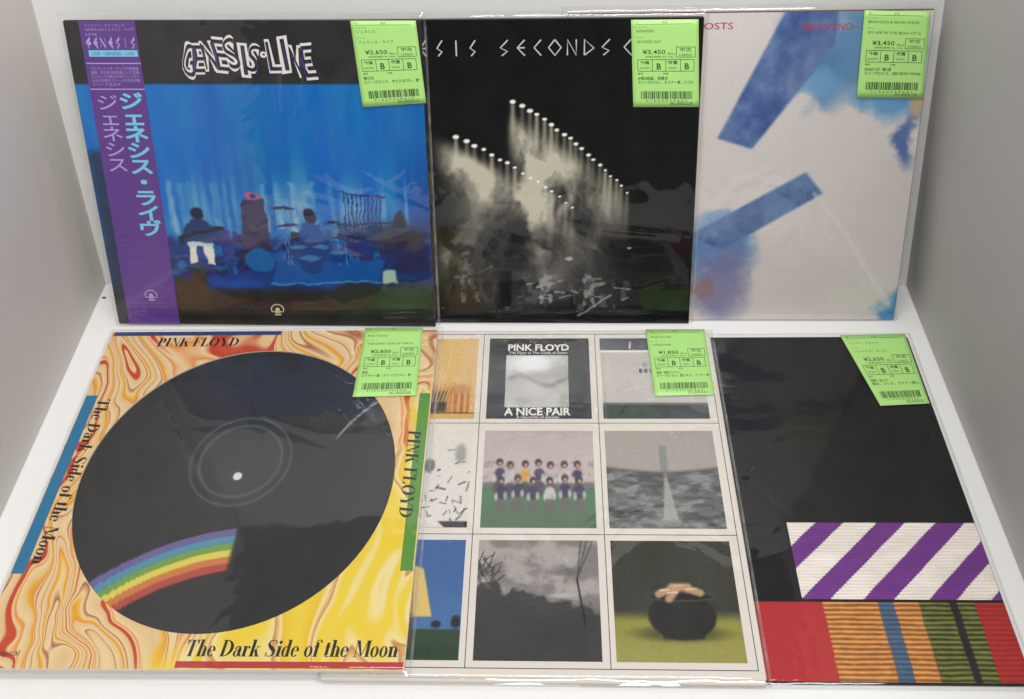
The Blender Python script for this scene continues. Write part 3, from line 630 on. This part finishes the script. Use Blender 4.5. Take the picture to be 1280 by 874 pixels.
# ---- bottom left: marbled die-cut sleeve around a dark picture disc
root, w, h = record('record', 'record in an orange and yellow marbled sleeve with a dark disc behind its round hole', pB0)
def marble():
    m, nt, b = new_mat('marbled_print')
    N = nt.nodes.new
    tc = N('ShaderNodeTexCoord')
    def noise(src, sc, det, dist, seed):
        mp = N('ShaderNodeMapping'); mp.inputs['Location'].default_value = (seed, seed * .6, 0); link(nt, src, mp.inputs['Vector'])
        n = N('ShaderNodeTexNoise'); n.inputs['Scale'].default_value = sc; n.inputs['Detail'].default_value = det; n.inputs['Distortion'].default_value = dist
        link(nt, mp.outputs[0], n.inputs['Vector']); return n
    def warp(src, sc, amp, seed):
        n = noise(src, sc, 1.0, 0, seed)
        s = N('ShaderNodeVectorMath'); s.operation = 'SUBTRACT'; link(nt, n.outputs['Color'], s.inputs[0]); s.inputs[1].default_value = (.5, .5, .5)
        k = N('ShaderNodeVectorMath'); k.operation = 'SCALE'; link(nt, s.outputs[0], k.inputs[0]); k.inputs['Scale'].default_value = amp
        a = N('ShaderNodeVectorMath'); a.operation = 'ADD'; link(nt, src, a.inputs[0]); link(nt, k.outputs[0], a.inputs[1]); return a.outputs[0]
    v = warp(warp(tc.outputs['Object'], 6.5, .26, 3.1), 17, .040, 8.2)
    sm_ = N('ShaderNodeMapping'); sm_.inputs['Rotation'].default_value = (0, 0, .9); sm_.inputs['Scale'].default_value = (1.9, .42, 1); link(nt, v, sm_.inputs['Vector'])
    n = noise(sm_.outputs[0], 7.0, .8, .25, 1.4)
    mu = N('ShaderNodeMath'); mu.operation = 'MULTIPLY'; link(nt, n.outputs['Fac'], mu.inputs[0]); mu.inputs[1].default_value = 3.7
    fr = N('ShaderNodeMath'); fr.operation = 'FRACT'; link(nt, mu.outputs[0], fr.inputs[0])
    def ramp(stops):
        r = N('ShaderNodeValToRGB'); e = r.color_ramp.elements
        while len(e) < len(stops): e.new(0.5)
        for el, (p, col) in zip(e, stops): el.position = p; el.color = (*lin(col), 1)
        link(nt, fr.outputs[0], r.inputs[0]); return r
    cr, cr2, og, yl, rd, br = (226, 198, 150), (216, 182, 128), (220, 136, 44), (226, 172, 36), (190, 66, 34), (164, 90, 48)
    A = ramp([(0, cr), (.10, cr2), (.12, br), (.14, cr), (.27, cr2), (.29, og), (.33, yl), (.37, cr), (.42, br), (.435, cr), (.56, cr2), (.58, rd), (.63, rd), (.645, cr), (.68, og), (.70, cr), (.82, cr2), (.835, yl), (.90, og), (.915, cr), (.95, br), (.965, cr)])
    cY, yy, y2 = (230, 212, 146), (228, 198, 58), (224, 184, 36)
    Bq = ramp([(0, yy), (.08, cY), (.12, cY), (.18, y2), (.30, yy), (.33, (206, 150, 80)), (.345, cY), (.46, cY), (.50, yy), (.60, y2), (.64, cY), (.72, (196, 130, 70)), (.735, cY), (.84, yy), (1, yy)])
    g = N('ShaderNodeSeparateXYZ'); link(nt, tc.outputs['Object'], g.inputs[0])
    s1 = N('ShaderNodeMath'); s1.operation = 'MULTIPLY_ADD'; link(nt, g.outputs[0], s1.inputs[0]); s1.inputs[1].default_value = 1.0; s1.inputs[2].default_value = 0
    s2 = N('ShaderNodeMath'); s2.operation = 'MULTIPLY_ADD'; link(nt, g.outputs[1], s2.inputs[0]); s2.inputs[1].default_value = -.8; link(nt, s1.outputs[0], s2.inputs[2])
    nn = noise(tc.outputs['Object'], 9, 2, .5, 6.6)
    s3 = N('ShaderNodeMath'); s3.operation = 'MULTIPLY_ADD'; link(nt, nn.outputs['Fac'], s3.inputs[0]); s3.inputs[1].default_value = .22; link(nt, s2.outputs[0], s3.inputs[2])
    mr = N('ShaderNodeMapRange'); link(nt, s3.outputs[0], mr.inputs['Value']); mr.inputs['From Min'].default_value = .228; mr.inputs['From Max'].default_value = .262
    mx = N('ShaderNodeMix'); mx.data_type = 'RGBA'; link(nt, mr.outputs[0], mx.inputs[0]); link(nt, A.outputs[0], mx.inputs[6]); link(nt, Bq.outputs[0], mx.inputs[7])
    link(nt, mx.outputs[2], b.inputs['Base Color']); b.inputs['Roughness'].default_value = .42; b.inputs['Specular IOR Level'].default_value = .35
    return m
CX, CY, CR = .5025 * w, .5015 * h, .1330
# sleeve as a frame with a round hole
def holed(name, z0, z1, m, inset=0.0, bot=True):
    n = 96; vs = []; fs = []
    def sq(a):
        dx, dy = math.cos(a), math.sin(a); t = 1e9
        for lim, d, o_ in ((w - inset, dx, CX), (inset, dx, CX), (h - inset, dy, CY), (inset, dy, CY)):
            if abs(d) > 1e-9:
                q = (lim - o_) / d
                if q > 0: t = min(t, q)
        return CX + dx * t, CY + dy * t
    angs = sorted([2 * math.pi * i / n for i in range(n)] + [math.atan2(yy_ - CY, xx_ - CX) % (2 * math.pi) for xx_ in (inset, w - inset) for yy_ in (inset, h - inset)])
    N_ = len(angs)
    for a in angs:
        x, y = sq(a); cx, cy = CX + CR * math.cos(a), CY + CR * math.sin(a)
        vs += [(cx, cy, z1), (x, y, z1), (cx, cy, z0), (x, y, z0)]
    for i in range(N_):
        a, b = i * 4, ((i + 1) % N_) * 4
        fs.append((a, a + 1, b + 1, b))
        if bot: fs += [(a + 2, b + 2, b + 3, a + 3), (a, b, b + 2, a + 2), (a + 1, a + 3, b + 3, b + 1)]
    return pyd(name, vs, fs, root, m)
holed('sleeve', -.0013, 0, M_CARDWHITE)
slab('sleeve_back', 0, 0, w, h, -TH - .0005, -.0022, root, M_CARDWHITE)
cp = holed('cover_print', 0, .00012, marble(), .0004, False)
def bar(rect, rgb):
    k = Ink(); k.rect(rect[0] * w, rect[1] * h, rect[2] * w, rect[3] * h); k.build('colour_bar', root, mat('bar_ink', rgb, .4), .00018)
bar((.003, .227, .036, .762), (24, 110, 150)); bar((.966, .236, .997, .765), (84, 140, 48)); bar((.474, .004, .997, .019), (178, 50, 46)); bar((.008, .983, .524, .998), (36, 60, 110))
k = Ink()
serif(k, 'PINK FLOYD', .152 * w, .9405 * h, .0105, .248 * w, .12)
k.build('title_lettering', root, M_BLACKINK, .00022)
k = Ink()
serif(k, 'The Dark Side of the Moon', .487 * w, .0300 * h, .0118, .494 * w, .12)
k.build('title_lettering', root, M_BLACKINK, .00022)
k = Ink(lambda x, y: (y, -x)); serif(k, 'PINK FLOYD', -.640 * h, .9470 * w, .0110, .262 * h, .10)
k.build('title_lettering', root, M_BLACKINK, .00022)
k = Ink(lambda x, y: (y, -x)); serif(k, 'The Dark Side of the Moon', -.752 * h, .0440 * w, .0110, .500 * h, .10)
k.build('title_lettering', root, M_BLACKINK, .00022)
# script record-company word, slanted strokes
k = Ink(); text(k, 'Capitol', .043 * w, .030 * h, .0042, w=.060 * w); k.build('logo_lettering', root, M_BLACKINK, .00022)
# disc: black picture disc with fine grooves and a plain coloured brush sweep
def discmat():
    m, nt, b = new_mat('picture_disc_vinyl'); N = nt.nodes.new
    a = N('ShaderNodeAttribute'); a.attribute_name = 'ink'; link(nt, a.outputs['Color'], b.inputs['Base Color'])
    b.inputs['Roughness'].default_value = .30; b.inputs['Specular IOR Level'].default_value = .45
    tc = N('ShaderNodeTexCoord'); mp = N('ShaderNodeMapping'); mp.inputs['Location'].default_value = (-CX, -CY, 0); link(nt, tc.outputs['Object'], mp.inputs[0])
    wv = N('ShaderNodeTexWave'); wv.wave_type = 'RINGS'; wv.rings_direction = 'Z'; wv.inputs['Scale'].default_value = 180; link(nt, mp.outputs[0], wv.inputs['Vector'])
    bp = N('ShaderNodeBump'); bp.inputs['Strength'].default_value = .06; bp.inputs['Distance'].default_value = .0002; link(nt, wv.outputs['Fac'], bp.inputs['Height']); link(nt, bp.outputs[0], b.inputs['Normal'])
    return m
nr, na = 190, 420
RR, AA = np.meshgrid(np.linspace(.0036, CR + .004, nr), np.linspace(0, 2 * math.pi, na))
c = Canvas(2, 2, (0, 0, 0)); c.U = CX / w + RR * np.cos(AA) / w; c.V = CY / h + RR * np.sin(AA) / h
c.c = np.zeros(RR.shape + (3,)) + np.array((40, 40, 41.)); U, V = c.U, c.V
# own layout: five curved brush sweeps, soft grey rings, one pale arc
d = np.hypot(U - .62, V + .30)
cols = [(176, 72, 62), (206, 120, 62), (222, 204, 84), (110, 156, 72), (78, 142, 168), (104, 96, 150)]
edge = (vnoise(U, V, 40, 44, 3) - .5) * .0025
for i, cc in enumerate(cols):
    r0 = .545 + .0185 * i; m_ = sst(d + edge, r0 - .0015, r0 + .0015) * (1 - sst(d + edge, r0 + .0185 - .0015, r0 + .0185 + .0015)); span = sst(U, .08, .10) * (1 - sst(U + edge * 3, .53, .545)) * sst(V, .0, .02); c.mix(m_ * span * .95, cc)
dd = np.hypot(U - .50, V - .55)
for r0 in (.11, .135): c.mix(.28 * np.exp(-((dd - r0) / .004) ** 2), (150, 160, 156))
c.mix(.10 * (1 - sst(dd, .10, .135)), (130, 150, 146))
d2 = np.hypot(U - 1.12, V - .42); c.mix(.75 * np.exp(-((d2 - .42) / .0028) ** 2) * sst(V, .60, .64), (196, 198, 196))
c.mix(.5 * (1 - sst(np.hypot((U - CX / w) * w, (V - CY / h) * h), .0042, .0056)), (110, 110, 110)); c.grain(1.2, 3)
pd = grid_mesh('picture_disc', RR * np.cos(AA) + CX, RR * np.sin(AA) + CY, np.full_like(RR, -.0015), root, discmat(), c.c)
k = Ink(); k.disc(CX, CY, .0036, .0036, 24); k.build('spindle_hole', pd, mat('hole_card', (214, 210, 200), .5), -.0016)
film(root, w, h, 13, ext=(.003, .003, .005, .004), strength=.26, haze=.008, gloss=.055, crumple=((.99, .92, .02, .09, .0022),))
sticker(root, ((.7763, .7483), (.9585, .7528), (.9535, 1.004), (.7796, 1.004)), w, h, dict(head='LP', artist='PINK FLOYD', aw=.34, title='THE DARK SIDE OF THE M', tw=.78, price='¥2,850', net='¥2,590', n1='再生', n1w=.10, n2='ピクチャー盤・スリーヴ少スレ、解', n2w=.80, code='2 1 5 6 0 0 3 8 4 4 8', num='A-30220'), 4)

# ---- bottom middle: cream cover with nine pictures in a ruled grid
root, w, h = record('record', 'record in a cream gatefold sleeve printed with nine small square pictures in a ruled grid', pB1)
slab('sleeve', 0, 0, w, h, -.0016, 0, root, mat('cream_card', (218, 210, 200), .5, .03, 40, .1))
slab('inner_flap', .0004, -.0022, w - .0005, h - .003, -TH - .0006, -.0019, root, M_CARDWHITE)
t_ = .0006; M_RULE = mat('dark_rule_ink', (62, 52, 46), .5)
for u_ in (.3255, .6555, .9835): k = Ink(); k.rect(u_ * w, .019 * h, u_ * w + t_, .992 * h); k.build('rule_line', root, M_RULE, .00012)
for v_ in (.019, .344, .674, .990): k = Ink(); k.rect(.004 * w, v_ * h, .9855 * w, v_ * h + t_); k.build('rule_line', root, M_RULE, .000125)
CU = ((.020, .311), (.344, .638), (.670, .963)); RV = ((.689, .975), (.362, .650), (.036, .329))
def panel(i, j, fn, n=128):
    (u0, u1), (v0, v1) = CU[i], RV[j]
    c = Canvas(n, n, (120, 120, 120), 0, 0, 1, 1); fn(c); c.c *= (1 + .05 * (vnoise(c.U, c.V, 45, 99 + i, 2) - .5))[..., None]; c.grain(3, 10 + i + 3 * j)
    grid_mesh('picture_panel', (u0 + (u1 - u0) * c.U) * w, (v0 + (v1 - v0) * c.V) * h, np.full_like(c.U, .00014), root, M_PRINT, c.c)
def p_room(c):
    n = vnoise(c.U, c.V, 4, 51, 4); c.c[:] = (206, 168, 110); c.mix(n * .5, (222, 196, 150)); c.rect(.35, .0, .95, .4, (176, 108, 60), .06, .7); c.rect(.50, .08, .72, .33, (60, 46, 50), .02, .9)
    for i in range(7): c.line(.52 + .03 * i, .20, .58 + .055 * i, 1.0, .014, (214, 176, 60), .8)
    for i in range(7): c.line(.78 + .03 * i, .05, .78 + .03 * i, .3, .012, (170, 90, 44) if i % 2 else (222, 180, 90), .9)
    c.rect(0, 0, 1, .06, (206, 168, 100), .01); c.rect(0, .06, 1, .075, (110, 70, 40), .005)
def p_ink(c):
    c.c[:] = (212, 206, 198); r = random.Random(3)
    for i in range(46):
        x, y = r.uniform(.5, .98), abs(r.gauss(0, .3)); 
        if y > .85: continue
        a = r.uniform(0, 3.1); L = r.uniform(.02, .09); c.line(x, y, x + L * math.cos(a), y + L * math.sin(a), r.uniform(.006, .02), (60, 58, 58), r.uniform(.4, .9))
    c.ell(.62, .62, .05, .07, (110, 110, 110), .3); c.ell(.9, .75, .05, .1, (130, 128, 126), .4, .7); c.rect(0, 0, 1, .06, (44, 42, 42), .01); c.poly([(.45, 0), (.8, 0), (.7, .1), (.62, .1)], (214, 208, 200))
def p_bluesky(c):
    c.c[:] = (66, 100, 152); c.mix(1 - sst(c.V, .2, .8), (74, 112, 160)); c.rect(0, 0, 1, .24, (52, 70, 48), .01); c.rect(0, 0, 1, .1, (40, 62, 42), .04)
    c.ell(.80, .28, .04, .03, (34, 42, 46), .4); c.ell(.96, .30, .04, .05, (34, 42, 46), .4)
    c.poly([(.42, .34), (.76, .34), (.66, .74), (.50, .80)], (214, 184, 108), .01)       # a plain yellow tent shape
    c.line(.585, .34, .585, .12, .05, (92, 70, 60)); c.line(.60, .34, .56, .78, .02, (170, 136, 80))
def p_poster(c):
    c.c[:] = (56, 57, 60); n = vnoise(c.U, c.V, 5, 54, 4); c.mix(n * .25, (84, 86, 90))
def p_white(c):
    c.c[:] = (190, 184, 178); c.rect(0, 0, 1, .17, (58, 64, 66), .01); c.rect(0, .17, 1, .19, (110, 104, 100), .006); c.rect(0, .84, 1, 1, (90, 90, 98), .01); c.line(.30, .86, .31, .95, .012, (220, 218, 212)); c.rect(0, .815, 1, .84, (226, 222, 218), .005)
    c.rect(.02, 0, .03, .8, (150, 146, 140), .005, .5)
def p_team(c):
    n = vnoise(c.U, c.V, 3, 56, 4); c.c[:] = (176, 164, 162); c.mix(n * .6, (196, 182, 182)); c.rect(0, 0, 1, .40, (74, 112, 80), .01); c.rect(0, .39, 1, .45, (96, 84, 80), .02, .8); c.mix(.5 * (1 - sst(c.V, 0, .3)), (86, 96, 78))
    r = random.Random(6)   # a generic row of people in dark and white shirts
    for row, (y0, cnt, s_) in enumerate(((.50, 7, .080), (.335, 6, .080))):
        for i in range(cnt):
            x = .14 + .70 * i / (cnt - 1) + .03 * row + r.uniform(-.014, .014); y = y0 + r.uniform(-.02, .02); col = ((46, 46, 76), (60, 58, 88), (186, 178, 178))[r.choice((0, 0, 0, 1, 2))]
            if row == 0 and i == 2: col = (206, 152, 58)
            c.ell(x, y - .12, s_ * .62, s_ * 1.0, (62, 60, 76) if row == 0 else (96, 92, 88), .4, .9)
            c.ell(x + r.uniform(-.01, .01), y + .02, s_ * .60, s_ * .80, col, .3); c.ell(x - s_ * .5, y - .02, s_ * .2, s_ * .5, (196, 190, 186), .5, .8); c.ell(x + s_ * .5, y - .01, s_ * .2, s_ * .5, (196, 190, 186), .5, .8)
            c.ell(x, y + .145, s_ * .40, s_ * .48, (62, 46, 42), .35); c.ell(x + .004, y + .13, s_ * .20, s_ * .24, (176, 138, 122), .4)
    n = vnoise(c.U, c.V, 26, 66, 2); c.mix(sst(n, .5, .8) * .35 * (np.abs(c.V - .42) < .25), (110, 100, 100))
def p_moor(c):
    n = vnoise(c.U, c.V * 3, 9, 57, 5, .6); c.c[:] = (164, 154, 148); c.mix(vnoise(c.U, c.V, 3, 58, 3) * .4, (150, 146, 142))
    hz = .60 - .05 * np.sin(c.U * 3.1); g = 1 - sst(c.V, hz - .01, hz + .01); c.mix(g, (92, 94, 94)); c.mix(g * sst(n, .45, .7), (132, 132, 130)); c.mix((1 - sst(n, .3, .45)) * g * .7, (56, 60, 60)); c.mix(np.exp(-((c.V - hz) / .02) ** 2) * .6, (82, 70, 66))
    c.poly([(.47, .08), (.60, .08), (.53, .55), (.515, .55)], (160, 160, 154), .012, .85); c.rect(.485, .56, .555, .84, (126, 128, 124), .008, .85); c.rect(.515, .50, .528, .60, (110, 110, 108), .004, .9)       # a pale track and a lone pole
def p_clouds(c):
    n = vnoise(c.U, c.V * 1.4, 5, 60, 5); c.c[:] = (128, 122, 120); c.mix(sst(n, .42, .65) * .8, (176, 168, 162)); g = 1 - sst(c.V + (vnoise(c.U, c.V, 8, 61, 4) - .5) * .22 + .18 * c.U, .58, .62); c.mix(g, (66, 66, 64)); c.mix(1 - sst(c.V, .2, .5), (58, 56, 56))
    r = random.Random(8)
    for i in range(26): a = r.uniform(.3, 2.2); x, y = r.uniform(0, .16), r.uniform(.60, .82); c.line(x, y, x + .10 * math.cos(a), y + .10 * math.sin(a), .010, (60, 60, 58), .8)
    c.line(.88, .28, .82, .66, .016, (40, 40, 40))
    for i in range(3): c.line(.82, .66, .86 + .05 * i, 1.0, .010, (60, 60, 60), .8, .010)
    c.ell(.68, .52, .09, .02, (190, 186, 180), .6, .7); c.ell(.72, .72, .12, .03, (98, 98, 98), .6, .7)
def p_pot(c):
    c.c[:] = (58, 58, 50); g = 1 - sst(c.V, .30, .42); c.mix(g, (142, 140, 66)); c.mix(1 - sst(c.V, .05, .28), (150, 146, 78)); c.ell(.52, .22, .34, .06, (62, 62, 36), .5, .7)
    c.ell(.54, .36, .27, .19, (42, 40, 38), .06); c.rect(.38, .18, .70, .26, (42, 40, 38), .02); c.ell(.54, .52, .28, .045, (70, 66, 60), .1); c.ell(.54, .52, .25, .030, (36, 34, 32), .1)
    for (x, y, a) in ((.42, .56, .5), (.54, .60, .0), (.64, .57, -.4), (.48, .54, 1.0)): c.line(x - .06 * math.cos(a), y - .05 * math.sin(a), x + .07 * math.cos(a), y + .05 * math.sin(a), .06, (186, 150, 116), .95, .03); c.line(x - .04, y + .01, x + .04, y + .015, .012, (236, 210, 180), .8)
for i, j, fn in ((0, 0, p_room), (1, 0, p_poster), (2, 0, p_white), (0, 1, p_ink), (1, 1, p_team), (2, 1, p_moor), (0, 2, p_bluesky), (1, 2, p_clouds), (2, 2, p_pot)): panel(i, j, fn)
# the small black poster: words and a soft grey picture
c = Canvas(90, 80, (190, 188, 184)); n = vnoise(c.U, c.V, 3, 70, 4); c.mix(sst(n, .4, .7) * .5, (150, 146, 144)); c.ell(.40, .85, .36, .18, (228, 228, 226), .6); c.mix(.35 * np.exp(-((c.V - .5 - .1 * np.sin(c.U * 7)) / .05) ** 2), (96, 94, 94)); c.grain(2, 2)
grid_mesh('poster_picture', (.3945 + .181 * c.U) * w, (.7270 + .184 * c.V) * h, np.full_like(c.U, .00024), root, M_PRINT, c.c)
k = Ink(); text(k, 'PINK FLOYD', .399 * w, .9290 * h, .0074, w=.180 * w, offset=.030); k.build('title_lettering', root, M_WHITEINK, .00026)
k = Ink(); text(k, 'The Piper at The Gates of Dawn', .402 * w, .9160 * h, .0030, w=.172 * w, offset=.008)
k.build('small_print', root, M_WHITEINK, .00026)
k = Ink(); text(k, 'A NICE PAIR', .394 * w, .7010 * h, .0080, w=.186 * w, offset=.030); k.build('title_lettering', root, M_WHITEINK, .00026)
k = Ink(); text(k, 'A Saucerful of Secrets', .428 * w, .6935 * h - .0008, .0024, w=.120 * w, offset=.006)
k.build('small_print', root, M_WHITEINK, .00026)
k = Ink(); text(k, '・・回・', .765 * w, .868 * h, .0038, w=.05 * w, offset=.01); text(k, '. . ● ● ●', .765 * w, .846 * h, .0046, w=.055 * w, offset=.02); k.build('small_print', root, mat('grey_print', (96, 90, 96), .5), .00026)
film(root, w, h, 17, ext=(.002, .004, .003, .003), strength=.42, haze=.012, crumple=((.47, .960, .13, .050, .0024), (.75, .0, .2, .02, .0015)))
sticker(root, ((.8161, .7610), (.9844, .7663), (.985, 1.004), (.8100, 1.004)), w, h, dict(head='LP', artist='PINK FLOYD', aw=.34, title='A NICE PAIR', tw=.32, price='¥1,850', net='¥1,681', n1='2枚組、見開きジャケット', n1w=.40, n2='スリーヴ少スレ、盤少キズ、インナー有', n2w=.88, code='2 1 5 6 0 0 3 8 4 5 5', num='A-30221'), 5)

# ---- bottom right: black cover with striped ribbons
root, w, h = record('record', 'record lying in a black sleeve with a purple and white striped band near its bottom', pB2)
slab('sleeve', 0, 0, w, h, -.0024, 0, root, mat('soft_black_card', (26, 25, 26), .5, .15, 30, spec=.15))
c = Canvas(300, 130, (228, 218, 208), .528, .1935, .998, .392); U, V = c.U, c.V
wv = vnoise(U, V, 30, 91, 3) - .5; x = U * 1.0 - V * 1.15 + wv * .004; tooth = .004 * (np.abs(((V * 150) % 1) - .5) * 2); ph = ((x + tooth * np.sign(np.sin(x * 60))) % .150) / .150
c.mix(sst(ph, .0, .02) * (1 - sst(ph, .46, .48)), (108, 52, 128)); c.c *= (1 + .05 * np.sin((V + wv * .004) * 2 * math.pi * 120) + .12 * (vnoise(U * .3, V, 60, 92, 3) - .5))[..., None]
c.c *= (1 + .02 * np.sin((U) * 2 * math.pi * 200))[..., None]; c.grain(3, 5); c.put('striped_band', root, M_PRINT, w, h, .00016)
c = Canvas(330, 180, (172, 48, 50), .4, .004, .998, .1865); U, V = c.U, c.V
wv = vnoise(U, V, 22, 93, 3) - .5; th = np.clip(.5 + .5 * np.sin((V + wv * .0035) * 2 * math.pi * 88) + .5 * (vnoise(U, V * 2, 60, 94, 2) - .5), 0, 1)
def seg(a, b, col, rib=0.): 
    cc = np.array(col, float) * (1 - rib + rib * 1.25 * th[..., None]); UU = U + wv * .005 + .0018 * (th - .5); m_ = (sst(UU, a - .002, a + .002) * (1 - sst(UU, b - .002, b + .002)))[..., None]; c.c = c.c * (1 - m_) + np.clip(cc, 0, 255) * m_
seg(.575, .705, (206, 138, 72), .38); seg(.705, .742, (76, 100, 126), .25); seg(.742, .800, (206, 138, 72), .38); seg(.800, .872, (106, 112, 52), .55); seg(.872, .890, (42, 34, 36), .3); seg(.890, .930, (106, 112, 52), .55); seg(.930, 1.1, (176, 46, 44), .16)
c.grain(3, 6); c.put('striped_band', root, M_PRINT, w, h, .00016)
film(root, w, h, 23, ext=(.002, .003, .004, .005), strength=.30, haze=.006, gloss=.04)
sticker(root, ((.8538, .7447), (.9920, .7526), (.9930, 1.004), (.8000, 1.000)), w, h, dict(head='LP', artist='ピンク・フロイド', title='ファイナル・カット', price='¥2,650', net='¥2,409', n1='見開き、紙ジャケ', n1w=.32, n2='帯欠、少シミ、ライナー無し', n2w=.86, code='2 1 5 6 0 0 3 8 4 6 2', num='A-30222'), 6)
